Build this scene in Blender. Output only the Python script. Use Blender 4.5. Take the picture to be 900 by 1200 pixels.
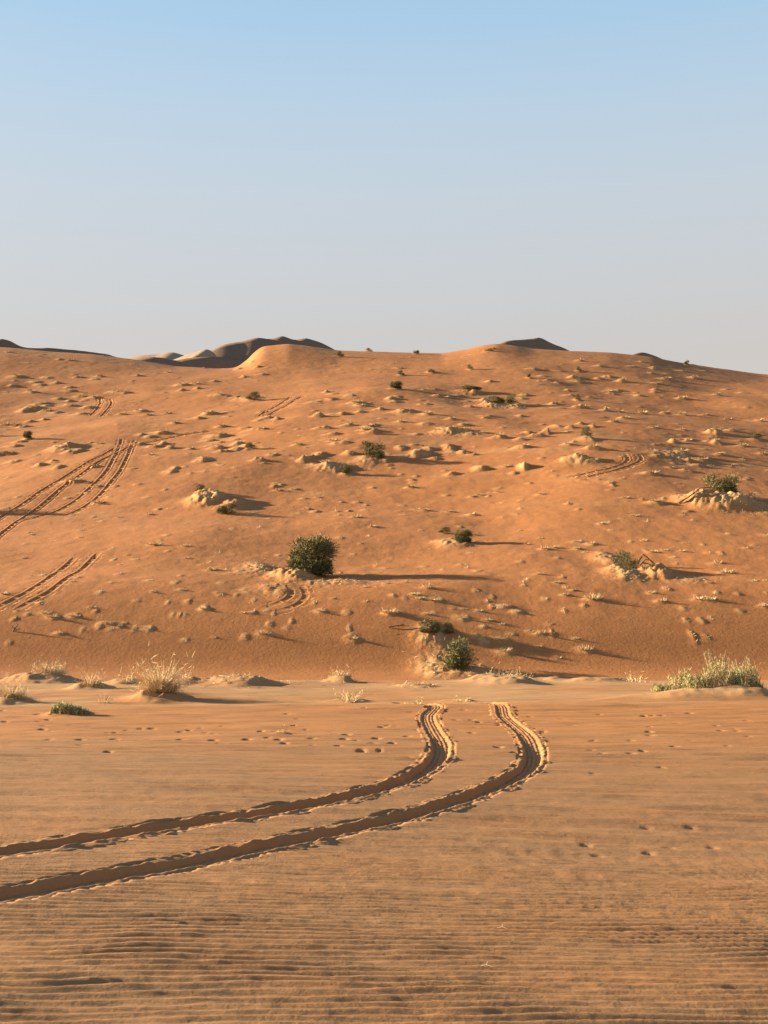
import bpy, math, random
import numpy as np
from mathutils import Vector

# ------------------------------------------------------------------ camera, sky, sun
for o in list(bpy.data.objects): bpy.data.objects.remove(o)
scene = bpy.context.scene
COL = scene.collection
FPX, CAM_H = 1400.0, 2.0                   # focal length in photo pixels (photo 900 x 1200), eye height
PITCH = math.atan(145.0 / FPX)             # horizon on row 745
cam_d = bpy.data.cameras.new('camera'); cam = bpy.data.objects.new('camera', cam_d); COL.objects.link(cam)
cam.location = (0, 0, CAM_H); cam.rotation_euler = (math.pi / 2 + PITCH, 0, 0)
cam_d.sensor_fit = 'HORIZONTAL'; cam_d.sensor_width = 36; cam_d.lens = 36 * FPX / 900
cam_d.clip_start = 0.1; cam_d.clip_end = 12000
scene.camera = cam
scene.render.resolution_x, scene.render.resolution_y = 768, 1024

SUN_EL, SUN_BACK = math.radians(14.5), math.radians(14)   # low sun at the left, a little behind the dune
sd = Vector((-math.cos(SUN_BACK) * math.cos(SUN_EL), math.sin(SUN_BACK) * math.cos(SUN_EL), math.sin(SUN_EL)))
world = bpy.data.worlds.new('World'); scene.world = world; world.use_nodes = True
wn = world.node_tree; bg = wn.nodes['Background']
sky = wn.nodes.new('ShaderNodeTexSky'); sky.sky_type = 'NISHITA'; sky.sun_disc = False
sky.sun_elevation = SUN_EL; sky.sun_rotation = math.atan2(sd.x, sd.y)
sky.air_density = 1.2; sky.dust_density = 1.5; sky.ozone_density = 2.0; sky.altitude = 200
# desert dust haze: the same all round the horizon, pale low down, blue higher up
EXPO = 2.1
tc = wn.nodes.new('ShaderNodeTexCoord'); sep = wn.nodes.new('ShaderNodeSeparateXYZ'); wn.links.new(tc.outputs['Generated'], sep.inputs[0])
def world_ramp(stops):
    r = wn.nodes.new('ShaderNodeValToRGB'); el = r.color_ramp.elements
    for k, (deg, c) in enumerate(stops):
        e = el[k] if k < 2 else el.new(.99)
        e.position = math.sin(math.radians(deg)); e.color = (*c, 1)
    wn.links.new(sep.outputs['Z'], r.inputs[0]); return r
air = world_ramp([(0, (.64, .56, .51)), (90, (.05, .12, .30)), (13, (.61, .535, .475)), (17, (.60, .59, .575)), (21, (.565, .62, .66)), (25, (.49, .62, .735)), (28.5, (.40, .595, .77)), (42, (.15, .30, .53))])
veil = world_ramp([(0, (.9,) * 3), (90, (.75,) * 3), (30, (.9,) * 3)])
sc_ = wn.nodes.new('ShaderNodeVectorMath'); sc_.operation = 'SCALE'; sc_.inputs['Scale'].default_value = 1 / (.10 * 2 ** EXPO); wn.links.new(air.outputs[0], sc_.inputs[0])
wm = wn.nodes.new('ShaderNodeMix'); wm.data_type = 'RGBA'; wn.links.new(veil.outputs[0], wm.inputs[0]); wn.links.new(sky.outputs[0], wm.inputs[6]); wn.links.new(sc_.outputs[0], wm.inputs[7])
wn.links.new(wm.outputs[2], bg.inputs[0]); bg.inputs[1].default_value = 0.10
sun_d = bpy.data.lights.new('sun', 'SUN'); sun_d.energy = 5.0; sun_d.angle = math.radians(0.6); sun_d.color = (1.0, 0.80, 0.56)
sun = bpy.data.objects.new('sun', sun_d); COL.objects.link(sun); sun.rotation_euler = sd.to_track_quat('Z', 'Y').to_euler()
sun.location = (-60, 20, 40)
vs = scene.view_settings; vs.view_transform = 'Standard'; vs.look = 'None'; vs.gamma = 1; vs.use_curve_mapping = False
vs.exposure = EXPO

# ------------------------------------------------------------------ noise and pixel helpers
def hash2(i, j, s):
    n = (i.astype(np.int64) * 374761393 + j.astype(np.int64) * 668265263 + s * 1442695041) & 0x7fffffff
    n = ((n ^ (n >> 13)) * 1274126177) & 0x7fffffff
    n = n ^ (n >> 16)
    return (n & 0xffff) / 65535.0
def vnoise(x, y, s=0):
    i, j = np.floor(x), np.floor(y); fx, fy = x - i, y - j
    fx = fx * fx * fx * (fx * (fx * 6 - 15) + 10); fy = fy * fy * fy * (fy * (fy * 6 - 15) + 10)
    a, b, c, d = hash2(i, j, s), hash2(i + 1, j, s), hash2(i, j + 1, s), hash2(i + 1, j + 1, s)
    return (a * (1 - fx) + b * fx) * (1 - fy) + (c * (1 - fx) + d * fx) * fy * 1.0
def fbm(x, y, o=4, s=0, g=0.5):
    r, a, t = 0, 1.0, 0
    c, sn = 0.8, 0.6
    for k in range(o):
        r = r + a * (vnoise(x, y, s + k * 17) * 2 - 1); t += a; a *= g
        x, y = (c * x - sn * y) * 2.03 + 11.3, (sn * x + c * y) * 2.03 + 5.7
    return r / t
def sstep(a, b, v):
    t = np.clip((v - a) / (b - a), 0, 1); return t * t * (3 - 2 * t)
def te(row): return np.tan(PITCH + np.arctan((600.0 - np.asarray(row, float)) / FPX))   # tan elevation of a row
def ray(px, py):
    cx, cy = (px - 450.0) / FPX, (600.0 - py) / FPX
    d = np.array([cx, math.cos(PITCH) - cy * math.sin(PITCH), math.sin(PITCH) + cy * math.cos(PITCH)])
    return d / d[1]                        # per metre of depth

# ------------------------------------------------------------------ terrain: smooth shapes
PROF = np.array([(812, 54.), (800, 57), (786, 60), (742, 64.2), (704, 69.6), (668, 78), (630, 88), (590, 102), (545, 121), (500, 145), (465, 171), (440, 195), (424, 214), (414, 232), (413, 240), (416, 250), (440, 285), (520, 360), (640, 520), (760, 900)])
CREST = np.array([(-200, 404), (-60, 404), (0, 407), (50, 412), (100, 415), (150, 421), (200, 429), (250, 432), (272, 431), (284, 424), (294, 413), (304, 406), (335, 403), (362, 406), (397, 411), (470, 413), (520, 414), (545, 410), (568, 405), (585, 403), (605, 405), (630, 409), (665, 411), (720, 413), (770, 418), (800, 424), (840, 430), (900, 438), (1000, 446), (1150, 452)])
def spline(x, xp, fp):
    # monotone-ish Hermite through the knots
    m = np.gradient(fp, xp); i = np.clip(np.searchsorted(xp, x) - 1, 0, len(xp) - 2)
    h = xp[i + 1] - xp[i]; t = np.clip((x - xp[i]) / h, 0, 1)
    return ((2 * t**3 - 3 * t**2 + 1) * fp[i] + (t**3 - 2 * t**2 + t) * h * m[i] + (-2 * t**3 + 3 * t**2) * fp[i + 1] + (t**3 - t**2) * h * m[i + 1])
PXF = np.arange(-400, 1400, 1.0)
_c = np.interp(PXF, CREST[:, 0], CREST[:, 1]); _k = np.exp(-(np.arange(-12, 13) / 4.5) ** 2); _k /= _k.sum()
CREST_S = np.convolve(np.pad(_c, 12, 'edge'), _k, 'valid')
_c = np.interp(PXF, [-200, 150, 450, 700, 900, 1150], [408, 415, 411, 412, 437, 450]); _k = np.exp(-(np.arange(-120, 121) / 60) ** 2); _k /= _k.sum()
SLOPE_S = np.convolve(np.pad(_c, 120, 'edge'), _k, 'valid')
TE_LOW, TE_C0 = te(800), te(413)
def dune_base(x, y):
    px = 450 + FPX * x / np.maximum(y, 1) * 1.004
    warp = 6 * fbm(x / 45, y / 60, 2, 71)
    yy = np.clip(y + (warp + .16 * np.clip(x, -60, 60)) * sstep(60, 80, y) * (1 - sstep(190, 225, y)), 54, 900)
    e = spline(yy, PROF[:, 1], te(PROF[:, 0]))
    cr = te(np.interp(px, PXF, CREST_S))
    crs = te(np.interp(px, PXF, SLOPE_S))
    w = sstep(196, 234, y)
    k = ((cr * w + crs * (1 - w)) - TE_LOW) / (TE_C0 - TE_LOW)
    h = CAM_H + (TE_LOW + (e - TE_LOW) * k) * y
    u = sstep(60, 72, y) * (1 - 0.9 * sstep(185, 225, y))
    h = h + u * (1.0 * fbm(x / 30 + 3, y / 34, 2, 5) + 0.34 * fbm(x / 11, y / 13, 2, 9))
    th = np.abs(np.arctan2(x, y))
    f = sstep(math.radians(36), math.radians(66), th)
    return h * (1 - f) + (-3) * f
def flat_base(x, y):
    r = np.hypot(x, y)
    h = 0.10 * fbm(x / 9, y / 9, 2, 21) * sstep(3, 10, r)
    h = h + 0.10 * np.exp(-((y - 33.5 - 0.05 * x) / 2.2) ** 2) - 0.16 * np.exp(-((y - 39.5) / 3.2) ** 2)
    h = h + 0.12 * np.exp(-((y - 50) / 3.0) ** 2) * (0.6 + fbm(x / 5, y / 40, 2, 22))
    lip = 52.0 + 1.6 * fbm(x / 7, x * 0, 2, 23)
    h = h - 1.9 * sstep(lip, lip + 7, y)
    h = h - .045 * np.clip(x, -7, 7) * (1 - sstep(14, 26, y))
    return h - 1.4 * sstep(60, 200, r)
def hit(px, py, fn, y0, y1, n=900):
    d = ray(px, py); ys = np.linspace(y0, y1, n)
    gap = CAM_H + d[2] * ys - fn(d[0] * ys, ys)
    k = np.nonzero(gap <= 0)[0]
    if len(k) == 0: return None
    k = k[0]
    if k == 0: return d[0] * ys[0], ys[0]
    t = gap[k - 1] / (gap[k - 1] - gap[k]); y = ys[k - 1] + t * (ys[k] - ys[k - 1])
    return d[0] * y, y
def on_dune(px, py):
    for k in range(14):
        p = hit(px, py + k, dune_base, 56, 262, 1400)
        if p: return p
def on_flat(px, py):
    for k in range(14):
        p = hit(px, py + k, flat_base, 4, 51.6, 900)
        if p: return p

# ------------------------------------------------------------------ what grows where (photo pixels)
def Z(x0, y0, s, txt):
    out = []
    for w in txt.split():
        big = w.endswith('L'); a, b = w.rstrip('L').split(',')
        out.append((x0 + float(a) / s, y0 + float(b) / s, big))
    return out
TUFTS = (
 Z(0, 370, 3, "30,128 210,155 250,158 590,200 60,215 110,270 240,265 290,285 330,290 410,270 440,272 350,215 490,212 120,330L 160,335 430,348 490,340L 520,350 590,345 730,350 615,378 780,390 20,385 60,388 350,450 550,462L 600,465 530,490 670,470 720,500 580,415 770,425L 830,435 830,290 770,280 640,245 690,240 260,585L 340,600 340,660L")
 + Z(300, 370, 3, "500,185 615,198 830,118 265,295 350,310L 370,318 525,340L 600,348 690,365 735,385 510,375 330,385 400,390 640,410 690,412L 740,412 800,415 860,430L 330,490 245,530L 200,525 270,440 150,455 380,405 560,455 760,490 880,530 590,685 545,605 790,630 850,620 670,630 60,490 20,400")
 + Z(600, 370, 3, "240,160 390,232 510,240 545,225 640,220 600,292 345,268 720,280 260,325 330,335 380,340 455,345 540,345 600,350 680,350 760,365 870,372 400,362 360,375 500,395 600,402 720,415L 620,440 560,460 290,470L 40,465L 200,455 600,488L 665,512L 730,490 510,495 190,505 240,508L 290,515 490,558L 560,535 510,660L 100,628 350,585 880,487 720,450 810,460")
 + Z(0, 560, 3, "545,235L 655,240 660,282 450,272 475,287 110,200 115,345 15,408L 160,475L 190,490L 260,487L 385,512L 520,530L 440,510 210,547L 720,462L 770,405 540,400 640,393 745,325L 490,350 525,360 755,562 250,365 85,283 320,455 280,210 525,130 420,140 860,475")
 + Z(200, 560, 3, "480,110 590,130 650,138 715,172 840,35 520,70 435,40 285,475 530,470L 330,548L 640,565L 770,478L 860,410 880,425 690,382 760,370 570,425 380,45 880,185")
 + Z(420, 580, 3, "205,52 235,55 320,60L 395,72L 400,8 50,112 570,125 640,152 590,172 655,190L 690,185 770,165L 820,172L 770,190 640,280L 700,308 725,352 755,335 820,367L 375,268 200,285 240,328L 195,350 270,370L 215,365 115,417L 240,418 370,400 330,400 365,433L 515,393L 560,412L 430,408 455,440 510,455 540,490 600,480 640,488L 440,465 500,510L 635,535 520,552L 800,545L 415,498 700,572 760,505 445,520 855,100")
 + Z(640, 530, 3.46, "320,185 440,210L 360,258 225,290 120,365 190,372 400,358 125,392 480,398 545,402 430,405 515,425 700,450L 735,490L 840,520 890,520 660,530 430,570 485,550 610,580 620,598L 660,597L 465,607L 190,597 80,578 45,527 885,625L 110,560"))
# green shrubs on the dune: px, py of the base, width px, height px, variant, label
SHRUBS = [
 (364, 676, 62, 44, 0, 'largest dark green desert shrub, rounded, with a long shadow on the dune slope'),
 (436, 539, 36, 22, 1, 'rounded olive shrub with a long thin shadow, uphill of the largest shrub'),
 (848, 583, 42, 30, 2, 'bushy green shrub on a big littered sand mound with bare roots'),
 (735, 668, 30, 22, 3, 'green shrub beside bare dead branches on a crusted sand mound'),
 (236, 577, 20, 11, 4, 'small green shrub on top of the crusted sand mound'),
 (267, 602, 26, 15, 1, 'small green shrub at the foot of the crusted sand mound'),
 (521, 625, 16, 9, 4, 'smaller left shrub of the pair on the bare middle slope'),
 (543, 637, 22, 15, 0, 'larger right shrub of the pair on the bare middle slope'),
 (503, 743, 28, 18, 1, 'low wide shrub of the pair just above the shrub at the dune foot'),
 (525, 742, 17, 15, 3, 'small upright shrub of the pair just above the shrub at the dune foot'),
 (537, 786, 44, 36, 2, 'tall ragged shrub in straw litter at the foot of the dune'),
 (581, 475, 22, 12, 1, 'pale olive shrub, left half of a touching pair high on the dune'),
 (601, 475, 20, 14, 3, 'pale olive shrub, right half of a touching pair high on the dune'),
 (464, 456, 16, 9, 0, 'small dense shrub alone on the upper dune below the crest'),
 (688, 514, 17, 14, 3, 'sparse greyish shrub with thin twigs right of the upper middle slope'),
 (886, 516, 15, 8, 4, 'small bright green shrub above the big littered mound'),
 (297, 470, 22, 10, 4, 'dark low shrub next to a short pair of wheel tracks'),
 (407, 556, 15, 11, 2, 'little shrub at the end of a crusted sand bank'),
 (552, 459, 26, 7, 1, 'flat dark shrub sprawling on the upper dune'),
 (32, 515, 11, 9, 0, 'tiny round shrub above the crossing wheel tracks'),
 (293, 526, 15, 7, 4, 'tiny flat shrub among pale grass tufts'),
]
TINY = [(398, 418, 12, 7), (433, 411, 9, 4), (488, 415, 9, 5), (470, 440, 9, 6), (551, 433, 8, 6), (620, 443, 6, 5), (678, 435, 8, 6), (677, 469, 8, 7), (805, 428, 7, 6), (505, 437, 9, 4), (573, 412, 12, 4), (-42, 600, 44, 30), (-16, 511, 16, 12)]

# sand mounds on the dune: x, y, half width x, half width y, height, lumpiness, paleness
MOUNDS = []
rng = random.Random(4)
def add_mound(px, py, wpx, dep, hgt, lump, pale, fn=on_dune):
    p = fn(px, py)
    if p: MOUNDS.append((p[0], p[1], wpx / 2 * p[1] / FPX, dep, hgt, lump, pale))
    return p
tuft_pts = []
for (px, py, big) in TUFTS:
    p = on_dune(px, py)
    if not p: continue
    m = p[1] / FPX
    up = 1 - min(1, max(0, (py - 470) / 150))          # mounds on the upper slope are broader
    wpx = (rng.uniform(17, 25) if big else rng.uniform(9, 15)) * (1 + .5 * up) * (.7 if py < 440 else 1)
    hg = (rng.uniform(.15, .23) if big else rng.uniform(.07, .13)) * (.34 + 2.2 * up)
    MOUNDS.append((p[0], p[1], wpx / 2 * m, wpx / 2 * m * rng.uniform(.5, .9), hg, 0.6, rng.uniform(.6, 1.0)))
    tuft_pts.append((p[0], p[1], wpx * m, hg, big, px, py))
weak0 = len(MOUNDS)
for k in range(760):                       # weak bumps with hardly any growth
    px, py = rng.uniform(-160, 1060), 415 + 340 * rng.random() ** 1.5
    add_mound(px, py, rng.uniform(6, 14), rng.uniform(.2, .5), rng.uniform(.03, .07) * (.7 if py > 600 else 1.6), .6, rng.uniform(.3, .9))
for k in range(60):                        # clusters of broader hummocks high on the slope
    cx_, cy_ = rng.uniform(-120, 1020), rng.uniform(428, 552)
    for q in range(rng.randint(3, 6)):
        wq = rng.uniform(11, 26) * (1.0 if cy_ > 470 else .75)
        add_mound(cx_ + rng.gauss(0, 24), cy_ + rng.gauss(0, 5), wq, rng.uniform(.5, 1.1), rng.uniform(.14, .36), .7, rng.uniform(.5, 1))
weak1 = len(MOUNDS)
for (a, b, c, d, e, f, g) in [
  (350, 677, 62, 2.2, .55, .6, .8), (300, 668, 56, 2.6, .20, 1.0, .7), (330, 690, 60, 2.0, .12, 1.0, .4), (395, 683, 90, 1.6, .12, 1.2, .4),
  (848, 592, 84, 2.4, .80, .7, .9), (810, 588, 46, 2.0, .28, .8, .8), (888, 596, 50, 2.4, .45, .8, .5),
  (735, 674, 56, 1.9, .42, .8, .9), (772, 673, 44, 1.9, .5, .9, .5), (712, 655, 34, 2.0, .20, .9, .7), (810, 680, 50, 1.2, .1, 1.0, .4),
  (246, 586, 50, 2.6, .75, .8, .9), (275, 592, 44, 2.4, .45, .7, .4), (533, 637, 44, 1.6, .28, .8, .8),
  (505, 746, 44, 1.3, .18, .8, .7), (520, 783, 66, 2.2, .20, .8, .8), (560, 790, 60, 1.4, .15, .8, .5), (590, 477, 60, 3, .35, .8, .6), (437, 540, 50, 2.0, .3, .6, .6), (393, 549, 50, 1.8, .35, 1.0, .9),
  (75, 526, 34, 2.6, .5, .9, .6), (92, 524, 30, 2.4, .3, .8, .4), (293, 468, 40, 2.4, .35, .8, .7), (690, 516, 26, 2, .2, .7, .6), (552, 461, 36, 2, .3, .8, .2), (540, 508, 70, 2.2, .28, 1.3, .8), (680, 540, 56, 1.8, .25, 1.2, .8), (790, 535, 60, 2.5, .22, 1.2, .7)]:
    add_mound(a, b, c, d, e, f, g)
for t in SHRUBS[13:] + [(a, b, c, d, 0, '') for a, b, c, d in TINY]:
    add_mound(t[0], t[1], t[2] * 1.3, 1.0, .18, .6, .5)

# low mounds of the lip and the flat in front of the dune
FM = []
def add_fm(px, py, wpx, dep, hgt, lump, pale):
    p = on_flat(px, py)
    if p: FM.append((p[0], p[1], wpx / 2 * p[1] / FPX, dep, hgt, lump, pale))
for a in [(832, 818, 190, 1.3, .30, .3, .9), (880, 818, 80, 1.2, .22, .3, .9), (700, 800, 120, 1.2, .22, .5, .6), (594, 801, 100, 1.6, .32, .7, .9), (400, 794, 36, 1.2, .24, .8, .8), (56, 797, 90, 2.0, .38, .7, .7), (107, 806, 44, 1.4, .22, .6, .8), (190, 818, 70, 1.4, .32, .7, .8),
          (12, 823, 56, 1.2, .24, .6, .8), (280, 801, 100, 1.8, .32, .8, .8), (146, 799, 36, 1.2, .16, .6, .7), (410, 823, 60, .9, .10, .5, .7), (83, 838, 50, .8, .10, .5, .5), (540, 822, 40, .8, .08, .5, .5), (490, 804, 50, 1.0, .10, .8, .5), (330, 860, 26, .4, .05, .4, .4), (640, 796, 60, 1, .2, .6, .6), (220, 800, 50, 1.5, .15, .6, .6), (-60, 812, 120, 2, .4, .6, .7), (1000, 810, 140, 2, .4, .6, .7)]:
    add_fm(*a)

def stamp(X, Y, H, P, mounds, seed, gs=1.0):
    """raise the mounds on a polar height grid; only the rows and columns they touch"""
    R = np.hypot(X[:, 0], Y[:, 0]); T = np.arctan2(X[0], Y[0])
    for n, (mx, my, wx, wy, hg, lump, pale) in enumerate(mounds):
        ext = max(wx, wy) * 2.6; r0 = math.hypot(mx, my); t0 = math.atan2(mx, my); dt = ext / r0
        i0, i1 = np.searchsorted(R, [r0 - ext, r0 + ext]); j0, j1 = np.searchsorted(T, [t0 - dt, t0 + dt])
        if i1 - i0 < 2 or j1 - j0 < 2: continue
        x, y = X[i0:i1, j0:j1], Y[i0:i1, j0:j1]
        dx, dy = x - mx, y - my
        u = dx / np.where(dx > 0, wx * 0.75, wx * 1.05)     # windward side longer than the lee
        v = dy / wy
        q = u * u + v * v + 0.5 * fbm(x / (wx * .8) + n, y / (wy * .8), 2, seed)
        g = np.exp(-1.35 * np.maximum(q, 0) ** 1.4)
        l = 1 + lump * (.6 if gs >= 1 else .3) * fbm(x / (.32 * gs) + n * 3, y / (.5 * gs), 3, seed + 3, .65)
        H[i0:i1, j0:j1] += hg * g * l
        P[i0:i1, j0:j1] = np.maximum(P[i0:i1, j0:j1], pale * np.clip(g * 1.3 * (0.75 + 0.7 * fbm(x / .5, y / .7, 2, seed + 8)), 0, 1))

def grid_object(name, X, Y, Hh, mat, attrs={}, wrap=False, label=None):
    n, m = X.shape
    co = np.stack([X, Y, Hh], -1).reshape(-1, 3).astype(np.float32)
    idx = np.arange(n * m).reshape(n, m)
    if wrap: idx = np.concatenate([idx, idx[:, :1]], 1)
    a, b, c, d = idx[:-1, :-1], idx[:-1, 1:], idx[1:, 1:], idx[1:, :-1]
    q = np.stack([a, d, c, b], -1).reshape(-1, 4)
    return raw_mesh(name, co, q, mat, attrs)
def raw_mesh(name, co, q, mat, attrs={}, smooth=True):
    k = q.shape[1]
    me = bpy.data.meshes.new(name)
    me.vertices.add(len(co)); me.vertices.foreach_set('co', np.ascontiguousarray(co, np.float32).ravel())
    me.loops.add(q.size); me.loops.foreach_set('vertex_index', q.astype(np.int32).ravel())
    me.polygons.add(len(q)); me.polygons.foreach_set('loop_start', np.arange(0, q.size, k, dtype=np.int32))
    if smooth: me.polygons.foreach_set('use_smooth', np.ones(len(q), bool))
    for an, av in attrs.items():
        at = me.attributes.new(an, 'FLOAT', 'POINT'); at.data.foreach_set('value', np.ascontiguousarray(av, np.float32).ravel())
    me.update(calc_edges=True); me.validate()
    me.materials.append(mat)
    o = bpy.data.objects.new(name, me); COL.objects.link(o)
    return o

# ------------------------------------------------------------------ materials
def new_mat(name):
    m = bpy.data.materials.new(name); m.use_nodes = True
    nt = m.node_tree; return m, nt, nt.nodes['Principled BSDF']
def node(nt, t, **kw):
    n = nt.nodes.new(t)
    for k, v in kw.items():
        if k in ('operation', 'blend_type', 'data_type', 'attribute_name', 'noise_dimensions'): setattr(n, k, v)
        else: n.inputs[k].default_value = v
    return n
def mix(nt, fac, a, b, bt='MIX'):
    n = nt.nodes.new('ShaderNodeMix'); n.data_type = 'RGBA'; n.blend_type = bt
    for s, v in ((0, fac), (6, a), (7, b)):
        if isinstance(v, bpy.types.NodeSocket): nt.links.new(v, n.inputs[s])
        else: n.inputs[s].default_value = v if s == 0 else (*v, 1)
    return n.outputs[2]
def noise(nt, vec, scale, detail=4, rough=.55, stretch=None):
    if stretch:
        mp = nt.nodes.new('ShaderNodeMapping'); mp.inputs['Scale'].default_value = stretch; nt.links.new(vec, mp.inputs[0]); vec = mp.outputs[0]
    n = node(nt, 'ShaderNodeTexNoise', Scale=scale, Detail=detail, Roughness=rough); nt.links.new(vec, n.inputs['Vector']); return n.outputs[0]
def ramp(nt, v, a, b):
    n = nt.nodes.new('ShaderNodeMapRange'); nt.links.new(v, n.inputs[0]); n.inputs[1].default_value = a; n.inputs[2].default_value = b; return n.outputs[0]
def sand_material(name, c1, c2, pale, grain_scale, bump_d, streak=None):
    m, nt, b = new_mat(name)
    g = nt.nodes.new('ShaderNodeNewGeometry').outputs['Position']
    base = mix(nt, ramp(nt, noise(nt, g, .045, 3), .35, .65), c1, c2)
    base = mix(nt, ramp(nt, noise(nt, g, 1.1, 5, .65), .3, .75), base, tuple(.86 * v for v in c1))
    if streak: base = mix(nt, ramp(nt, noise(nt, g, 1.0, 4, .6, streak), .45, .75), base, tuple(1.12 * v for v in c2))
    ac = node(nt, 'ShaderNodeAttribute', attribute_name='coarse')     # browner coarse grains of the ripple field
    base = mix(nt, ac.outputs['Fac'], base, (.275, .150, .068))
    at = node(nt, 'ShaderNodeAttribute', attribute_name='pale')
    base = mix(nt, at.outputs['Fac'], base, pale)
    speck = ramp(nt, noise(nt, g, grain_scale, 2, .7), .2, .8)
    base = mix(nt, .22, base, mix(nt, speck, (.55, .5, .45), (1, 1, 1)), 'MULTIPLY')
    nt.links.new(base, b.inputs['Base Color']); b.inputs['Roughness'].default_value = .95; b.inputs['Specular IOR Level'].default_value = .1
    bp = node(nt, 'ShaderNodeBump', Strength=.55, Distance=bump_d)
    hgt = nt.nodes.new('ShaderNodeMath'); hgt.operation = 'ADD'
    nt.links.new(noise(nt, g, grain_scale * .35, 5, .7), hgt.inputs[0]); nt.links.new(noise(nt, g, grain_scale * .06, 3, .6, (.6, 1.6, 1)), hgt.inputs[1])
    hout = hgt.outputs[0]
    if streak:                              # wind streaks too fine for the mesh
        sm = nt.nodes.new('ShaderNodeMath'); sm.operation = 'MULTIPLY_ADD'; sm.inputs[1].default_value = 3.2
        nt.links.new(noise(nt, g, 1.0, 3, .6, (1.3, 8.5, 1)), sm.inputs[0]); nt.links.new(hout, sm.inputs[2]); hout = sm.outputs[0]
    nt.links.new(hout, bp.inputs['Height']); nt.links.new(bp.outputs[0], b.inputs['Normal'])
    return m
SAND_FLAT = sand_material('sand_flat', (.325, .155, .062), (.355, .162, .057), (.39, .235, .11), 60, .012, (.35, 2.2, 1))
SAND_DUNE = sand_material('sand_dune', (.37, .156, .054), (.40, .166, .055), (.45, .275, .12), 14, .05)
SAND_FAR_SHADE = sand_material('sand_far_shade', (.215, .14, .09), (.225, .15, .095), (.6, .5, .35), 2.0, .15)  # darker, greyer sand: part of the slip faces' shade is in the colour
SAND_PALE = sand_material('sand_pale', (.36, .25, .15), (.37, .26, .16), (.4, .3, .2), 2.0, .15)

# ------------------------------------------------------------------ wheel tracks: centre lines
def smooth_path(pts, step):
    P = np.array(pts, float)
    d = np.r_[0, np.cumsum(np.hypot(*np.diff(P, axis=0).T))]
    s = np.arange(0, d[-1], step)
    x, y = spline(s, d, P[:, 0]), spline(s, d, P[:, 1])
    for _ in range(2):                     # light smoothing
        k = max(3, int(.35 / step)) | 1; ker = np.ones(k) / k
        x = np.convolve(np.pad(x, k // 2, 'reflect', reflect_type='odd'), ker, 'valid'); y = np.convolve(np.pad(y, k // 2, 'reflect', reflect_type='odd'), ker, 'valid')
    return np.stack([x, y], 1)
FT = [[(509, 826), (502, 838), (508, 856), (517, 875), (509, 893), (487, 908), (445, 924), (400, 935), (367, 942), (300, 954), (233, 963), (180, 971), (133, 978), (90, 985), (20, 996), (-60, 1008), (-160, 1024)],
      [(579, 824), (592, 840), (610, 855), (622, 871), (625, 885), (618, 900), (600, 912), (567, 927), (540, 937), (517, 944), (487, 953), (440, 965), (367, 980), (300, 994), (233, 1009), (167, 1021), (100, 1033), (33, 1045), (-50, 1058), (-180, 1080)]]
FLAT_TRACKS = []
for pts in FT:
    w = [on_flat(*p) for p in pts]
    t0 = np.array(w[0]); w = [tuple(t0 + np.array((-.9, 4.5))), tuple(t0 + np.array((-.35, 2.0)))] + w     # runs on beyond the small rise
    FLAT_TRACKS.append(smooth_path(w, .035))

# ------------------------------------------------------------------ foreground sand sheet
def polar(rr, tt):
    return rr[:, None] * np.sin(tt)[None], rr[:, None] * np.cos(tt)[None]
rows = [1.2]
while rows[-1] < 62:
    r = rows[-1]; rows.append(r + (max(.015, min(.95 * r * r / 2388, 0.060 + .0008 * r)) if r > 4 else .2))
for r in np.geomspace(64, 4500, 26): rows.append(r)
RF = np.array(rows)
HALF = math.radians(23)
HALF_F = math.radians(31)
fine = np.linspace(-HALF_F, HALF_F, 620)
TF = np.concatenate([np.linspace(-math.pi, -HALF_F, 40)[:-1], fine, np.linspace(HALF_F, math.pi, 40)[1:-1]])
XF, YF = polar(RF, TF)
HF = flat_base(XF, YF); PF = np.zeros_like(HF)
stamp(XF, YF, HF, PF, FM, 31, .7)
near = (RF < 64)
x, y = XF[near], YF[near]
# wind ripples: crests run nearly across the view, forked and patchy
wob = 0.75 * fbm(x / 2.4, y / 1.3, 2, 41) + 0.11 * fbm(x / .5, y / .25, 2, 42)
ph = (y - .16 * x + .22 * wob) / .118
saw = ph - np.floor(ph); rip = np.where(saw < .66, saw / .66, (1 - saw) / .34); rip = rip * rip * (3 - 2 * rip)
ramt = np.clip(.82 + .75 * fbm(x / 1.3, y / .5, 3, 43), .15, 1.2) * (1 - sstep(8.5, 14.5, y)) * (1 - sstep(28, 31.5, np.degrees(np.abs(np.arctan2(x, y)))))
bands = np.exp(-((np.mod(y + .1 * x + .35 * fbm(x / 2.5, y / 3, 2, 44), 2.9) - 1.1) / .14) ** 2) * np.clip(.5 + 1.5 * fbm(x / 2, y / 2, 2, 49), 0, 1)
h = .0265 * rip * ramt * (1 - .7 * bands) + .010 * bands * (1 - sstep(20, 30, y))
h += .030 * fbm(x / 1.5, y / .34, 2, 45, .5) * sstep(6, 13, y) + .034 * fbm(x / 3.4, y / .8, 3, 46) * sstep(14, 22, y)
h += .005 * fbm(x / .16, y / .10, 2, 47) * (1 - sstep(10, 30, y))
# raised lines of old wheel marks across the flat
for yy, sl, amp in ((20.5, .02, .03), (22.0, -.03, .035), (15.3, -.02, .025), (14.2, -.03, .03), (25.5, .03, .03), (28.0, .01, .03), (31, -.02, .025)):
    d = y - yy - sl * x - .5 * fbm(x / 6, y * 0, 2, int(yy * 10))
    h += amp * (np.exp(-(d / .10) ** 2) - .8 * np.exp(-((d - .28) / .12) ** 2)) * np.clip(.35 + 1.6 * fbm(x / 2.2, y * 0, 3, int(yy * 7)), 0, 1)
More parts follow.
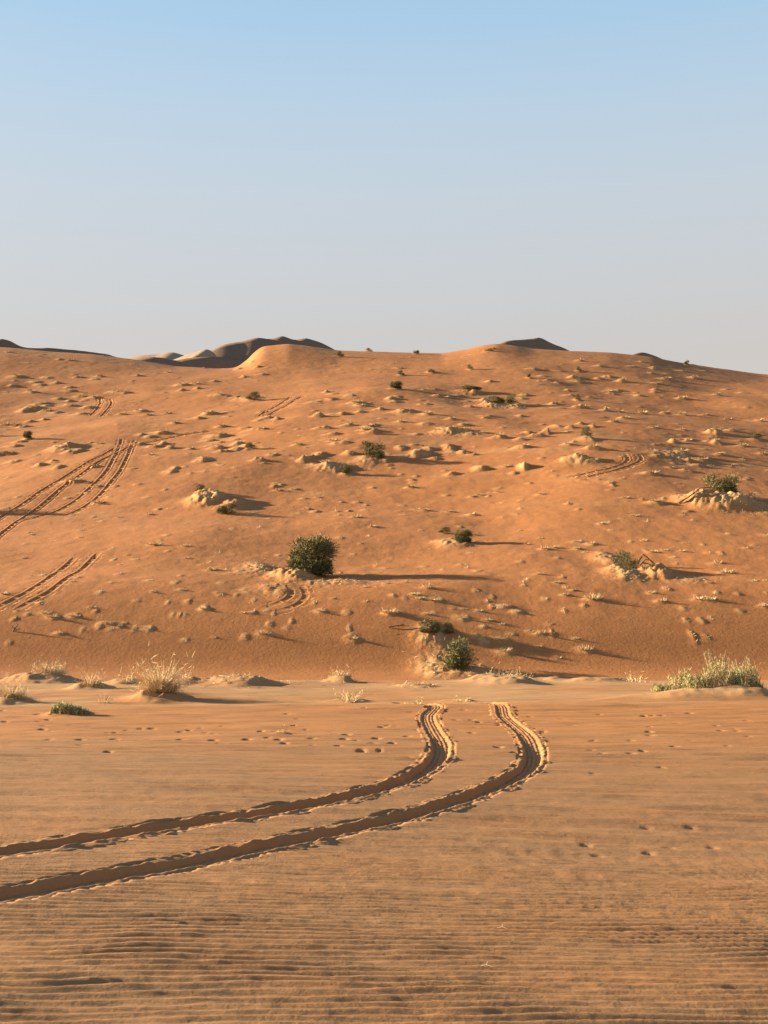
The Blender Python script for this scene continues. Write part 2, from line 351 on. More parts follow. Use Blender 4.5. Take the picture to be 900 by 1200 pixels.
# foot and hoof prints
prng = random.Random(8)
rr_, tt_ = RF[near], TF
def dent(px_, py_, a, b, dep):
    r0, t0 = math.hypot(px_, py_), math.atan2(px_, py_); e = a * 3
    i0, i1 = np.searchsorted(rr_, [r0 - e, r0 + e]); j0, j1 = np.searchsorted(tt_, [t0 - e / r0, t0 + e / r0])
    X_, Y_ = x[i0:i1, j0:j1], y[i0:i1, j0:j1]
    q = ((X_ - px_) / a) ** 2 + ((Y_ - py_) / b) ** 2
    h[i0:i1, j0:j1] += -dep * np.exp(-q * q) 
for k in range(150):
    yy = prng.choice([prng.uniform(19, 33), prng.uniform(21, 26), prng.uniform(24, 31)]); xx = prng.uniform(-.36, .36) * yy
    dent(xx, yy, prng.uniform(.035, .08), prng.uniform(.06, .12), prng.uniform(.02, .05))
for k in range(14):                         # one walking line to the left
    yy = 22.6 + .12 * (k % 2) + .05 * k; dent(-8.2 + .62 * k, yy, .07, .11, .05)
for (px, py) in [(757, 969), (809, 970), (835, 992), (785, 994), (687, 992), (760, 1000), (700, 1003), (473, 962), (810, 868), (800, 907), (875, 906), (695, 906), (693, 880)]:
    p = on_flat(px, py); dent(p[0], p[1], .06, .05, .022)
# trench under the wheel tracks; the tracks themselves are laid into it
def track_distance(X_, Y_, path):
    D = np.full(X_.shape, 9.0); sub = path[::4]
    for k in range(0, len(sub), 12):
        c = sub[k:k + 13]; lo, hi = c.min(0) - .7, c.max(0) + .7
        mk = (X_ > lo[0]) & (X_ < hi[0]) & (Y_ > lo[1]) & (Y_ < hi[1])
        if not mk.any(): continue
        xs, ys = X_[mk], Y_[mk]
        D[mk] = np.minimum(D[mk], np.sqrt(((xs[:, None] - c[None, :, 0]) ** 2 + (ys[:, None] - c[None, :, 1]) ** 2).min(1)))
    return D
for path in FLAT_TRACKS:
    D = track_distance(x, y, path)
    fade = 1 - sstep(0.18, 0.25, D)
    h = h * (1 - fade) - .20 * fade * (1 - sstep(34.5, 37, y))
HF[near] += h
PF[near] = np.maximum(PF[near], .75 * sstep(32, 38, y) * np.clip(.75 + 1.1 * fbm(x / 4, y / 2.5, 3, 48), 0, 1) * (1 - sstep(53, 56, y)))
PF[near] = np.maximum(PF[near], .12 * bands * (1 - sstep(20, 30, y)))
def coarse(x, y): return np.clip(1 - sstep(17, 27, y + 5 * fbm(x / 5, y / 3, 3, 57)), 0, 1) * np.clip(.85 + .5 * fbm(x / 1.5, y / .5, 3, 58), 0, 1)
flat = grid_object('sand_flat', XF, YF, HF, SAND_FLAT, {'pale': PF, 'coarse': coarse(XF, YF)}, wrap=True); flat['kind'] = 'structure'
flat['label'] = 'rippled orange sand flat in front of the dune'
# the disc under the photographer's feet
cn = len(TF); co = np.concatenate([np.stack([XF[0], YF[0], HF[0]], 1), [[0, 0, float(HF[0].mean())]]])
tri = np.stack([np.arange(cn), np.full(cn, cn), (np.arange(cn) + 1) % cn], 1)[:, ::-1].copy()
bm_co, bm_n = co, tri
disc = raw_mesh('sand_patch', bm_co, bm_n, SAND_FLAT, {'pale': np.zeros(cn + 1), 'coarse': np.ones(cn + 1) * .85}); disc['kind'] = 'structure'

# ------------------------------------------------------------------ the dune
DT = [([(-60, 652), (-20, 624), (0, 607), (40, 581), (80, 556), (120, 533), (143, 521)], .085, 'left wheel line of the broad crossing tracks on the dune'),
      ([(-60, 678), (-20, 645), (0, 627), (38, 600), (75, 570), (110, 545), (140, 530), (158, 521)], .095, 'right wheel line of the broad crossing tracks on the dune'),
      ([(20, 612), (60, 601), (92, 584), (118, 560), (133, 538), (141, 520), (143, 512)], .06, 'left wheel line of the fainter tracks that cross the broad ones'),
      ([(72, 606), (108, 588), (133, 562), (147, 540), (155, 522), (158, 514)], .07, 'right wheel line of the fainter tracks that cross the broad ones'),
      ([(-20, 722), (5, 708), (35, 692), (65, 672), (92, 650)], .05, 'left line of a faded wheel track low on the dune'),
      ([(10, 720), (27, 710), (55, 695), (85, 674), (118, 646)], .05, 'right line of a faded wheel track low on the dune'),
      ([(106, 488), (113, 480), (118, 472), (117, 466)], .10, 'left line of a short hooked wheel track high on the dune'),
      ([(118, 489), (126, 480), (131, 472), (129, 467)], .09, 'right line of a short hooked wheel track high on the dune'),
      ([(302, 489), (318, 479), (332, 471), (342, 464)], .08, 'left line of a short straight wheel track beside the dark low shrub'),
      ([(308, 491), (326, 480), (342, 471), (356, 463)], .08, 'right line of a short straight wheel track beside the dark low shrub'),
      ([(300, 712), (325, 708), (340, 700), (340, 690), (336, 684)], .035, 'inner line of a faint wheel loop under the largest shrub'),
      ([(310, 717), (340, 713), (357, 702), (356, 690), (350, 684)], .035, 'outer line of a faint wheel loop under the largest shrub'),
      ([(158, 521), (190, 515), (225, 508), (262, 503)], .05, 'thin single wheel line running on from the crossing tracks'),
      ([(660, 562), (690, 554), (718, 548), (735, 540), (732, 530)], .05, 'left line of a faint wheel track near the right slope'),
      ([(672, 563), (705, 555), (737, 546), (752, 538), (746, 530)], .05, 'right line of a faint wheel track near the right slope')]
rows_px = np.concatenate([np.linspace(808, 413.5, 780)])
yc = np.linspace(54, 240, 4000); rowc = 600 - FPX * np.tan(np.arctan(spline(yc, PROF[:, 1], te(PROF[:, 0]))) - PITCH)
# rows of equal height in the picture, blended with equal distance
s = np.cumsum(np.r_[0, np.abs(np.diff(rowc))]) / 400 + (yc - 54) / 186 * .8; s /= s[-1]
RD = np.interp(np.linspace(0, 1, 740), s, yc)
RD = np.concatenate([RD, np.linspace(240.6, 275, 36), np.linspace(280, 1000, 30)])
TD = np.concatenate([np.radians(np.linspace(-72, -23.4, 40)), np.linspace(-HALF, HALF, 740), np.radians(np.linspace(23.4, 72, 40))])
XD, YD = polar(RD, TD)
HD = dune_base(XD, YD); PD = np.zeros_like(HD)
HD += sstep(60, 72, YD) * (0.05 * fbm(XD / 2.6, YD / 3.2, 3, 51) + .022 * fbm(XD / .8, YD / 1.1, 3, 52, .6)) * (1 - .4 * sstep(200, 240, YD))
stamp(XD, YD, HD, PD, MOUNDS, 61)
PD = np.maximum(PD, .30 * np.clip(fbm(XD / 6, YD / 3, 4, 53, .6) * 2.2 - .35, 0, 1) * sstep(80, 110, YD))
HD_FULL = HD.copy()
DUNE_TRACKS = []
for pts, amp, lab in DT:
    path = smooth_path([p for p in (on_dune(*q) for q in pts) if p], .28); DUNE_TRACKS.append((path, amp, lab))
    D = track_distance(XD, YD, path[4:-4])
    HD = HD - .38 * (1 - sstep(.30, .46, D))
dune = grid_object('dune', XD, YD, HD, SAND_DUNE, {'pale': PD}); dune['kind'] = 'structure'
dune['label'] = 'tall orange sand dune slope dotted with tufts and shrubs'

def sampler(R, T, H):
    def f(x, y):
        x, y = np.asarray(x, float), np.asarray(y, float); r, t = np.hypot(x, y), np.arctan2(x, y)
        i = np.clip(np.searchsorted(R, r) - 1, 0, len(R) - 2); j = np.clip(np.searchsorted(T, t) - 1, 0, len(T) - 2)
        a = np.clip((r - R[i]) / (R[i + 1] - R[i]), 0, 1); b = np.clip((t - T[j]) / (T[j + 1] - T[j]), 0, 1)
        return (H[i, j] * (1 - a) + H[i + 1, j] * a) * (1 - b) + (H[i, j + 1] * (1 - a) + H[i + 1, j + 1] * a) * b
    return f
ground_f, ground_d = sampler(RF, TF, HF), sampler(RD, TD, HD_FULL)

# ------------------------------------------------------------------ wheel tracks as geometry
def strip(name, path, prof_u, height_fn, mat, pale_fn, label):
    t = np.gradient(path, axis=0); t /= np.hypot(t[:, 0], t[:, 1])[:, None]
    nrm = np.stack([-t[:, 1], t[:, 0]], 1)
    s = np.r_[0, np.cumsum(np.hypot(*np.diff(path, axis=0).T))]
    X = path[:, 0:1] + nrm[:, 0:1] * prof_u[None]; Y = path[:, 1:2] + nrm[:, 1:2] * prof_u[None]
    S = np.repeat(s[:, None], len(prof_u), 1); U = np.repeat(prof_u[None], len(s), 0)
    o = grid_object(name, X, Y, height_fn(X, Y, S, U), mat, {'pale': pale_fn(S, U), 'coarse': coarse(X, Y) * .8})
    o['kind'] = 'structure'; o['label'] = label
    return o
def rut(X, Y, S, U):
    a = np.abs(U + .022 * fbm(S / .25, S * 0, 3, 81) * np.sign(U))
    far = sstep(19, 24.5, Y)
    floor = -.090 + .062 * far + .035 * (1 - sstep(10, 14, Y)) + (.007 - .002 * far) * np.cos(U / .24 * 2 * math.pi * 3) * (a < .125) + .007 * (np.sin(S / .055 + np.abs(U) * 26) > .2) * (a < .125) + .008 * fbm(S / .3, U / .1, 2, 82)
    wall = sstep(.115, .165 + .03 * far, a)
    edge = (.018 - .010 * far) * np.exp(-((a - .185) / .04) ** 2) * (.6 + 1.3 * fbm(S / .22, U / .1, 3, 83)) + .012 * fbm(X / .06, Y / .06, 2, 84) * sstep(.15, .19, a)
    out = sstep(.29, .40, a)
    end = sstep(34.5, 37.0, Y)
    prof = (floor * (1 - wall) + edge * wall) * (1 - end) - .05 * out - .12 * end
    return flat_base(X, Y) + prof
U = np.linspace(-.40, .40, 60)
for path, lab in zip(FLAT_TRACKS, ('deep shadowed wheel rut curving across the sand, the one nearer the dune', 'deep shadowed wheel rut curving across the sand, the outer one of the bend')):
    strip('tyre_track', path, U, rut, SAND_FLAT, lambda S, U: .08 * np.exp(-((np.abs(U) - .19) / .06) ** 2) + .1 * (np.abs(U) < .12), lab)
U2 = np.linspace(-.66, .66, 30)
def dune_rut(amp):
    def f(X, Y, S, U):
        n = .8 + .6 * fbm(S / 2.2, U * 0, 3, 91); a = np.abs(U + .03 * fbm(S / .8, S * 0, 2, 92))
        L = S.max(); ends = sstep(0, 3, S) * (1 - sstep(L - 3, L, S))
        floor = -1.5 * amp * n * (1 - sstep(.12, .21, a)) + .35 * amp * n * np.exp(-((a - .25) / .07) ** 2)
        return ground_d(X, Y) + floor * ends - .16 * sstep(.46, .66, a)
    return f
for path, amp, lab in DUNE_TRACKS:
    strip('tyre_track', path, U2, dune_rut(amp), SAND_DUNE, lambda S, U: .15 * np.exp(-((np.abs(U) - .24) / .1) ** 2), lab)

# ------------------------------------------------------------------ dunes beyond the crest
def far_dune(pts, y0, front, back, mat, label, skew=0.0, reach=60):
    px = np.array([p[0] for p in pts], float); py = np.array([p[1] for p in pts], float)
    pxx = np.arange(px[0], px[-1] + .1, 1.0); rowx = spline(pxx, px, py)
    v = np.concatenate([np.linspace(-1, 0, 40), np.linspace(0, 1, 30)[1:]])
    X = np.zeros((len(v), len(pxx))); Y = X.copy(); H = X.copy()
    for j, (a, b) in enumerate(zip(pxx, rowx)):
        yy = y0 + skew * (a - pxx.mean()); d = ray(a, b)
        cx, cz = d[0] * yy, CAM_H + d[2] * yy
        for i, t in enumerate(v):
            dy = t * (reach if t < 0 else reach * 2)
            Y[i, j] = yy + dy; X[i, j] = cx * (1 + .0 * dy); H[i, j] = cz - (math.tan(math.radians(front)) * -dy if t < 0 else math.tan(math.radians(back)) * dy * (1 - .2 * t))
    H += .25 * fbm(X / 6, Y / 9, 3, int(px[0]) % 97) * np.minimum(1, np.abs(Y - y0) / 6)
    o = grid_object('far_dune', X, Y, H, mat, {'pale': np.zeros_like(H)}); o['kind'] = 'structure'; o['label'] = label
    return o
far_dune([(-60, 408), (-30, 402), (-10, 399), (3, 397), (10, 399), (22, 405), (60, 408), (100, 412), (130, 417), (152, 423)], 272, 34, 10, SAND_FAR_SHADE, 'long low shadowed slip face behind the left end of the crest', .12)
far_dune([(150, 424), (162, 421), (174, 419), (188, 419), (204, 422), (218, 420), (246, 418), (272, 421), (300, 426)], 262, 35, 10, SAND_FAR_SHADE, 'low shadowed slip face in the dip of the crest', .11, 60)
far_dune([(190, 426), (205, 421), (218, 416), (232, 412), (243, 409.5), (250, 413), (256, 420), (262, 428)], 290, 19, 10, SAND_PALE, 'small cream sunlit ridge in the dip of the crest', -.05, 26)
far_dune([(240, 415), (250, 409), (262, 404), (285, 400), (300, 396), (318, 397), (330, 394), (345, 398), (360, 396.5), (372, 400), (386, 406), (399, 413)], 306, 36, 12, SAND_FAR_SHADE, 'dark wavy slip face rising above the crest, the largest', .14)
far_dune([(572, 409), (582, 404), (592, 400), (610, 398), (622, 397), (632, 396), (645, 402), (660, 408), (670, 413)], 268, 36, 12, SAND_FAR_SHADE, 'dark rounded slip face on the right part of the crest', .14, 30)
far_dune([(734, 418), (742, 415), (751, 413), (765, 416), (780, 422)], 266, 36, 12, SAND_FAR_SHADE, 'smallest dark slip face peeking over the falling crest', .14, 25)
far_dune([(130, 424), (150, 419), (168, 416), (185, 415), (203, 413), (214, 416), (230, 422)], 1200, 21, 9, SAND_PALE, 'hazy pale dune far behind the dip of the crest', .0, 250)  # distance haze put into the pale sand colour

# ------------------------------------------------------------------ plants
def leaf_mat(name, c1, c2, c3, trans=.15):
    m, nt, b = new_mat(name)
    at = node(nt, 'ShaderNodeAttribute', attribute_name='tone')
    col = mix(nt, ramp(nt, at.outputs['Fac'], .0, .6), c1, c2); col = mix(nt, ramp(nt, at.outputs['Fac'], .7, 1.0), col, c3)
    nt.links.new(col, b.inputs['Base Color']); b.inputs['Roughness'].default_value = .8; b.inputs['Specular IOR Level'].default_value = .2
    return m
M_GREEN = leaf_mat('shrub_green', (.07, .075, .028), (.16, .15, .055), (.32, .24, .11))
M_GREY = leaf_mat('saltbush_green', (.16, .19, .07), (.30, .31, .14), (.50, .42, .22))
M_STRAW = leaf_mat('dry_straw', (.34, .22, .10), (.58, .43, .23), (.70, .56, .34))
M_WOOD = leaf_mat('dry_wood', (.10, .065, .04), (.20, .13, .08), (.34, .25, .16))

class Blades:
    """thin tapered leaves and stems gathered into one mesh"""
    def __init__(s): s.co, s.q, s.t = [], [], []
    def blade(s, p, d, L, w, tone, bend=0.0, seg=1):
        d = d.normalized(); side = d.cross(Vector((random.uniform(-1, 1), random.uniform(-1, 1), random.uniform(-.4, .4))))
        if side.length < 1e-4: side = Vector((1, 0, 0))
        side.normalize(); prev = None; pos = p.copy()
        for k in range(seg + 1):
            ww = w * (1 - .75 * k / seg) * .5; i = len(s.co)
            s.co += [tuple(pos - side * ww), tuple(pos + side * ww)]; s.t += [tone, tone]
            if k: s.q.append((i - 2, i - 1, i + 1, i))
            d = (d + Vector((0, 0, -bend / seg))).normalized(); pos = pos + d * (L / seg)
        return pos
    def tube(s, pts, r0, r1, tone):
        n = 4; i0 = len(s.co)
        for k, p in enumerate(pts):
            d = (pts[min(k + 1, len(pts) - 1)] - pts[max(k - 1, 0)]).normalized()
            a = d.orthogonal().normalized(); b = d.cross(a); r = r0 + (r1 - r0) * k / (len(pts) - 1)
            for j in range(n):
                c, sn = math.cos(j * math.pi / 2), math.sin(j * math.pi / 2)
                s.co.append(tuple(p + (a * c + b * sn) * r)); s.t.append(tone)
            if k:
                for j in range(n):
                    u = i0 + (k - 1) * n; s.q.append((u + j, u + (j + 1) % n, u + n + (j + 1) % n, u + n + j))
    def mesh(s, name, mat):
        o = raw_mesh(name, np.array(s.co), np.array(s.q), mat, {'tone': np.array(s.t)}, smooth=False)
        me = o.data; bpy.data.objects.remove(o); return me
def rnd_dir(up=0.0):
    v = Vector((random.gauss(0, 1), random.gauss(0, 1), random.gauss(0, 1) + up)); return v.normalized()
def shrub_meshes(seed, n_lobe, n_leaf, leafy=1.0, ragged=.35):
    """unit shrub: 1 wide (x from -.5 to .5), 1 tall; stems and foliage"""
    random.seed(seed); st, fo = Blades(), Blades(); tips = []
    lobes = []
    for k in range(n_lobe):
        a = random.uniform(0, 2 * math.pi); rr = .36 * math.sqrt(random.random()); zc = random.uniform(.14, .80) * (1 - .9 * rr * rr)
        lobes.append((Vector((rr * math.cos(a), rr * math.sin(a), zc)), random.uniform(.13, .24)))
    for k in range(n_lobe // 2):             # skirt down to the sand
        a = random.uniform(0, 2 * math.pi); lobes.append((Vector((.30 * math.cos(a), .30 * math.sin(a), random.uniform(.04, .2))), random.uniform(.12, .17)))
    for c, r in lobes:
        base = Vector((c.x * .25 + random.gauss(0, .03), c.y * .25, -.06)); mid = base.lerp(c, .5) + Vector((c.x * .2, c.y * .2, -.02))
        st.tube([base, mid, c], .013, .006, random.random())
        for q in range(7):
            tip = c + rnd_dir(.6) * r * random.uniform(.8, 1.35); st.tube([c.lerp(mid, random.random() * .4), c.lerp(tip, .6), tip], .006, .002, random.random()); tips.append((c, r, tip))
        for q in range(n_leaf // len(lobes)):
            d = rnd_dir(.25); rad = r * (random.random() ** .45) * random.uniform(.85, 1 + ragged)
            p = c + d * rad
            if p.z < -.02: p.z = random.uniform(0, .1)
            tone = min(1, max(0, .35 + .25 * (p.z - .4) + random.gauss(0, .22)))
            fo.blade(p, d + rnd_dir(.9) * .9, random.uniform(.05, .11) * leafy, random.uniform(.012, .024), tone, random.uniform(-.2, .3))
    for k in range(26):                     # bare twigs sticking out
        c, r, tip = random.choice(tips); fo.blade(tip, rnd_dir(1.2), random.uniform(.05, .16), .010, random.uniform(.6, 1))
    return st.mesh('stems', M_WOOD), fo.mesh('foliage', M_GREEN)
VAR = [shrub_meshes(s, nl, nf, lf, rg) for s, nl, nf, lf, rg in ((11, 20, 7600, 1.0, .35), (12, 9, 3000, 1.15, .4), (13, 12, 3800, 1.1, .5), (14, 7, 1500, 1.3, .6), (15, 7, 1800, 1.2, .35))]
def thing(name, label, cat, loc, group=None):
    o = bpy.data.objects.new(name, None); COL.objects.link(o); o.location = loc; o.empty_display_size = .3
    o['label'] = label; o['category'] = cat
    if group: o['group'] = group
    return o
def part(name, me, parent):
    o = bpy.data.objects.new(name, me); COL.objects.link(o); o.parent = parent; return o
def place_shrub(px, py, wpx, hpx, var, label, group):
    p = on_dune(px, py); m = p[1] / FPX
    o = thing('desert_shrub', label, 'shrub', (p[0], p[1], float(ground_d(p[0], p[1])) - .04), group)
    w, hh = wpx * m, hpx * m * 1.04
    o.scale = (w * .92, w * .92, hh); o.rotation_euler = (0, 0, rng.uniform(-.5, .5) + (0 if var == 0 else rng.uniform(0, 6)))
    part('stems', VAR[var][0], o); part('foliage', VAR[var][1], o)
    return o
for s_ in SHRUBS: place_shrub(*s_, 'shrubs on the dune slope')
TINY_LAB = {0: 'tiny dark shrub at the right foot of the largest dark slip face', 1: 'tiny shrub on the skyline, next past the largest dark slip face', 2: 'tiny shrub on the skyline midway between the two big dark slip faces',
            8: 'tiny shrub on the falling skyline past the smallest slip face', 10: 'tiny flat shrub just before the dark rounded slip face on the crest'}
for k, t in enumerate(TINY): place_shrub(*t, (4, 3, 1)[k % 3], TINY_LAB.get(k, 'tiny dark shrub dotting the upper slope of the dune below its crest') if k < 11 else 'dark shrub at the left end of the slope shading the broad wheel tracks' if k == 11 else 'small dark shrub at the left end of the upper slope above the wheel tracks', 'tiny shrubs near the crest')

# pale dry tufts on the little mounds
def tuft_mesh(seed, n, spread, up, tall):
    random.seed(seed); b = Blades()
    for k in range(n):
        a = random.uniform(0, 2 * math.pi); r = spread * math.sqrt(random.random())
        p = Vector((r * math.cos(a), r * math.sin(a) * .8, -.03))
        d = Vector((math.cos(a) * random.uniform(.2, 1.0), math.sin(a) * random.uniform(.2, 1.0), up * random.uniform(.4, 1.2)))
        b.blade(p, d, tall * random.uniform(.4, 1.1), random.uniform(.02, .045), random.random(), random.uniform(0, .7), 2)
    return b.mesh('dry_tuft', M_STRAW)
TM = [tuft_mesh(30 + k, 60 + 14 * k, .30 + .02 * k, .55 + .12 * (k % 4), .28 + .03 * (k % 3)) for k in range(8)]
LAND = [(360, 670, 'the largest dark green shrub'), (437, 535, 'the rounded olive shrub'), (840, 590, 'the big littered mound'), (745, 668, 'the arching dead branches'), (250, 590, 'the two shrub crusted mound'),
        (533, 632, 'the shrub pair on bare slope'), (530, 765, 'the shrub at the dune foot'), (590, 474, 'the touching olive shrubs'), (464, 455, 'the small dense upper shrub'), (688, 512, 'the sparse greyish shrub'),
        (886, 514, 'the small bright green shrub'), (300, 472, 'the short straight wheel track'), (120, 545, 'the crossing wheel tracks'), (60, 690, 'the faded low wheel track'), (118, 478, 'the short hooked wheel track'), (18, 740, 'the forked dry stick')]
for k, (tx, ty, w, hg, big, tpx, tpy) in enumerate(tuft_pts[:300]):
    o = bpy.data.objects.new('dry_tuft', TM[k % 8]); COL.objects.link(o)
    ox = rng.uniform(-.1, .1); o.location = (tx + ox, ty, float(ground_d(tx + ox, ty)) - .03)
    sc = min(1.5, w * rng.uniform(.6, .9)); o.scale = (sc, sc, sc * (rng.uniform(.9, 1.6) if tpy > 600 else rng.uniform(.5, .95))); o.rotation_euler = (0, 0, rng.uniform(0, 6.28))
    px, py = tpx, tpy; land = min(LAND, key=lambda q: math.hypot(q[0] - px, (q[1] - py) * 1.3))[2]
    o['label'] = ('larger pale dry grass tuft on a sand bump near ' if big else 'little pale dry grass tuft barely poking out near ') + land
    o['category'] = 'grass tuft'; o['group'] = ('large dry tufts near ' if big else 'little dry tufts near ') + land
# hardly visible dry stubble on the weak bumps
random.seed(55); stub = Blades()
for (mx, my, wx, wy, hg, lump, pale) in MOUNDS[weak0:weak1]:
    for k in range(12):
        x_, y_ = mx + random.gauss(0, wx * .4), my + random.gauss(0, wy * .4)
        stub.blade(Vector((x_, y_, float(ground_d(x_, y_)) - .02)), rnd_dir(.8), random.uniform(.08, .22), random.uniform(.015, .03), random.random(), .3)
o = bpy.data.objects.new('dry_stubble', stub.mesh('dry_stubble', M_STRAW)); COL.objects.link(o)
o['kind'] = 'stuff'; o['label'] = 'short dry stubble sprinkled thinly over the dune slope'; o['category'] = 'stubble'

# straw clumps along the lip of the flat
def straw_meshes(seed, n, wide, tall, spread=1.0):
    random.seed(seed); b, c = Blades(), Blades()
    for k in range(n):
        x_ = random.gauss(0, wide * .22); y_ = random.gauss(0, wide * .16); a = math.atan2(y_, x_) + random.gauss(0, .8)
        f = math.exp(-(x_ / (wide * .3)) ** 2)
        d = Vector((math.cos(a) * spread * random.uniform(.2, 1), math.sin(a) * spread * random.uniform(.2, 1), random.uniform(.4, 1.3)))
        e = b.blade(Vector((x_, y_, -.04)), d, tall * f * random.uniform(.45, 1.15), random.uniform(.010, .022), random.random(), random.uniform(0, .9), 3)
        if random.random() < .35: b.blade(e, rnd_dir(.5), tall * .25, .012, random.uniform(.4, 1))
    for k in range(max(6, n // 40)):
        x_ = random.gauss(0, wide * .15); a = random.uniform(0, 6.28); p = Vector((x_, random.gauss(0, wide * .1), -.05)); L = tall * random.uniform(.4, .9)
        q = p + Vector((math.cos(a) * L * .6, math.sin(a) * L * .6, L * .5)); c.tube([p, p.lerp(q, .5) + Vector((0, 0, .1 * L)), q], .011, .004, random.random())
    return b.mesh('blades', M_STRAW), c.mesh('twigs', M_WOOD)
STRAW = [(57, 795, 44, 16, 700, 'wide straw grass clump at the left end of the lip', 1.0),
         (107, 807, 26, 16, 380, 'upright straw grass clump with a blue shadow between two wider ones', .7),
         (147, 801, 20, 10, 220, 'small straw grass clump on the lip beside the tallest straw bush', .9),
         (188, 819, 46, 32, 1100, 'tallest dry straw bush with dark twigs on the lip', .9),
         (219, 799, 14, 12, 90, 'thin sparse straw stems just behind the tallest straw bush', .6),
         (14, 823, 34, 15, 560, 'rounded straw clump with a long shadow at the left edge of the flat', .9),
         (121, 824, 18, 14, 60, 'few thin dry stems in front of the upright straw clump', .9),
         (281, 799, 44, 11, 420, 'flat straw litter clump on a low mound of the lip', 1.4),
         (400, 792, 26, 10, 380, 'compact straw tuft alone on the middle of the lip', 1.1),
         (411, 824, 26, 17, 190, 'spiky straw clump with one long leaning stem on the flat', .9),
         (488, 825, 22, 9, 160, 'low straw clump by the start of the left wheel rut', 1.0),
         (543, 823, 24, 8, 180, 'low olive straw clump between the two wheel ruts', 1.1),
         (590, 799, 70, 12, 760, 'broad mat of straw grass on a pale mound of the lip', 1.4),
         (492, 804, 34, 6, 200, 'thin flattened straw mat behind the wheel ruts', 1.6),
         (745, 797, 40, 10, 160, 'sparse row of dry stems on the right lip', .8),
         (615, 795, 24, 8, 200, 'short straw fringe at the end of the broad mat', 1.0),
         (330, 859, 14, 8, 50, 'tiny dark sprig alone on the open flat', .7),
         (434, 842, 16, 4, 50, 'tiny flattened sprig near the bend of the wheel rut', 1.6),
         (4, 793, 18, 12, 160, 'short straw clump behind the rounded one at the left edge', .8)]
for k, (px, py, w, hh, n, lab, sp) in enumerate(STRAW):
    p = on_flat(px, py)
    if not p: continue
    m = p[1] / FPX; o = thing('straw_clump', lab, 'dry grass', (p[0], p[1], float(ground_f(p[0], p[1])) - .02), 'straw clumps along the lip')
    bl, tw = straw_meshes(100 + k, n, w * m, hh * m * 1.15, sp); part('blades', bl, o); part('twigs', tw, o)

# grey green saltbush on the right lip, low green mat on the left
def saltbush(px, py, wpx, hpx, n, label, seed, name='saltbush', mat=None, cat='shrub'):
    random.seed(seed); p = on_flat(px, py); m = p[1] / FPX; w, hh = wpx * m, hpx * m
    g, s_ = Blades(), Blades()
    for k in range(n):
        x_ = random.uniform(-.5, .5) * w; y_ = random.gauss(0, .16) * w * .6
        f = (1 - (2 * x_ / w) ** 2) ** .4 * (.75 + .35 * math.sin(x_ * 5 + seed))
        gz = float(ground_f(p[0] + x_, p[1] + y_)) - float(ground_f(p[0], p[1]))
        base = Vector((x_, y_, gz - .03)); d = Vector((random.gauss(0, .22) + .35 * x_ / w, random.gauss(0, .25), 1)); L = hh * f * random.uniform(.55, 1.1)
        tip = base + d.normalized() * L
        s_.tube([base, base.lerp(tip, .5) + Vector((random.gauss(0, .02), 0, 0)), tip], .008, .003, random.random())
        for q in range(9):
            t = random.uniform(.15, 1); g.blade(base.lerp(tip, t), Vector((random.gauss(0, .5), random.gauss(0, .5), 1)), random.uniform(.07, .15), random.uniform(.014, .028), min(1, max(0, random.gauss(.45, .28))), .1, 1)
    o = thing(name, label, cat, (p[0], p[1], float(ground_f(p[0], p[1]))), 'green plants on the flat')
    part('stems', s_.mesh('stems', M_STRAW), o); part('leaves', g.mesh('leaves', mat or M_GREY), o)
saltbush(790, 815, 46, 27, 110, 'sparse left shoot of the grey green bush on the pale mound', 201)
saltbush(836, 817, 66, 38, 300, 'tall middle of the grey green upright bush on the pale mound', 202)
saltbush(876, 816, 38, 32, 180, 'dense right end of the grey green bush on the pale mound', 203)
saltbush(82, 839, 42, 10, 150, 'low green mat plant on the open flat at the left', 204, 'mat_plant')

# dead branches
def dead_branch(px, py, spec, label):
    p = on_dune(px, py); m = p[1] / FPX; b = Blades(); gz = float(ground_d(*p))
    for pts, r in spec:
        b.tube([Vector((a * m, c * m, max(d * m, 0) + float(ground_d(p[0] + a * m, p[1] + c * m)) - gz)) for a, c, d in pts], r, r * .5, random.random())
    me = b.mesh('dead_branch', M_WOOD); o = bpy.data.objects.new('dead_branch', me); COL.objects.link(o); o.location = (p[0], p[1], gz)
    o['label'] = label; o['category'] = 'branch'; return o
dead_branch(755, 664, [([(-8, 0, 3), (-3, 0, 11), (-1, 0, 14), (4, 1, 10), (12, 2, 2)], .07), ([(-5, 1, 1), (2, 1, 8), (9, 1, 6), (14, 0, 0)], .06), ([(-2, -2, 4), (3, -1, 3), (10, -2, 0)], .06)], 'bare arching dead branches next to the green shrub on the crusted mound')
dead_branch(880, 588, [([(-10, 0, 0), (-2, 0, 7), (3, 0, 5), (8, 0, 1)], .07), ([(-3, 1, 3), (2, 1, 9), (5, 1, 8), (6, 1, 2)], .05)], 'looped dead root on the right side of the big littered mound')
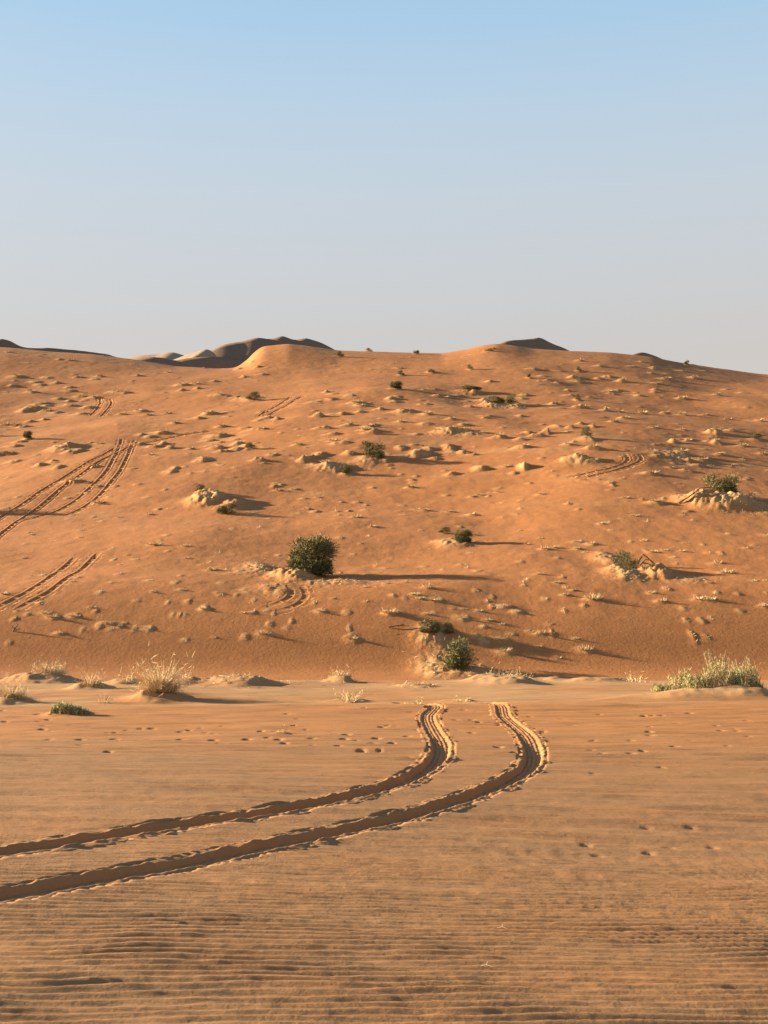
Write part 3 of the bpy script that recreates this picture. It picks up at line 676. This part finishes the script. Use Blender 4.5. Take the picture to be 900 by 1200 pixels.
dead_branch(815, 592, [([(-20, -3, 1), (-8, -2, 4), (6, 0, 6), (20, 2, 8)], .08), ([(-10, -5, 1), (2, -4, 3), (14, -2, 5), (28, 0, 7)], .07), ([(4, -6, 0), (16, -5, 3), (30, -3, 4)], .06)], 'bare roots trailing left from the shrub on the big littered mound')
dead_branch(466, 736, [([(-10, 0, 1), (0, 0, 3), (14, 0, 2)], .05), ([(0, 0, 2), (8, 0, 5)], .04)], 'thin dead twig lying left of the low pair of shrubs')
dead_branch(18, 740, [([(-3, 0, 0), (0, 0, 4), (3, 0, 9)], .04), ([(0, 0, 2), (-5, 0, 7)], .035), ([(0, 0, 1), (6, 0, 4)], .035)], 'forked dry stick standing at the lower left of the dune')

# dry litter: fallen twigs and straw round the mounds
random.seed(77); lit = Blades()
def litter(mounds, ground, n_per, size):
    for (mx, my, wx, wy, hg, lump, pale) in mounds:
        if lump < .8: continue
        for k in range(int(n_per * wx * wy)):
            x_ = mx + random.gauss(0, wx * .75); y_ = my + random.gauss(0, wy * .6)
            d = Vector((random.gauss(0, 1), random.gauss(0, 1), abs(random.gauss(0, .35)))); L = random.uniform(.5, 1.6) * size
            lit.blade(Vector((x_, y_, float(ground(x_, y_)) + .01)), d, L, L * .13, random.random() * .6, 0)
litter(MOUNDS, ground_d, 55, .15)
litter(FM, ground_f, 70, .12)
me = lit.mesh('dry_litter', M_STRAW); o = bpy.data.objects.new('dry_litter', me); COL.objects.link(o)
o['kind'] = 'stuff'; o['label'] = 'fallen dry straw and twig litter scattered over the sand mounds'; o['category'] = 'litter'

# two loose straws on the near ripples
for (px, py, lab) in ((588, 1091, 'short pale straw lying on the near ripples, the upper one'), (570, 1136, 'forked pale straw lying on the near ripples, the lower one')):
    p = on_flat(px, py); b = Blades(); random.seed(px); z0 = float(ground_f(*p))
    b.tube([Vector((-.03, .01, .012)), Vector((0, 0, .02)), Vector((.035, -.015, .012))], .0022, .0016, .8)
    b.tube([Vector((0, 0, .018)), Vector((.01, .03, .03))], .002, .0012, .9)
    o = bpy.data.objects.new('straw_twig', b.mesh('straw_twig', M_STRAW)); COL.objects.link(o); o.location = (p[0], p[1], z0)
    o['label'] = lab; o['category'] = 'twig'
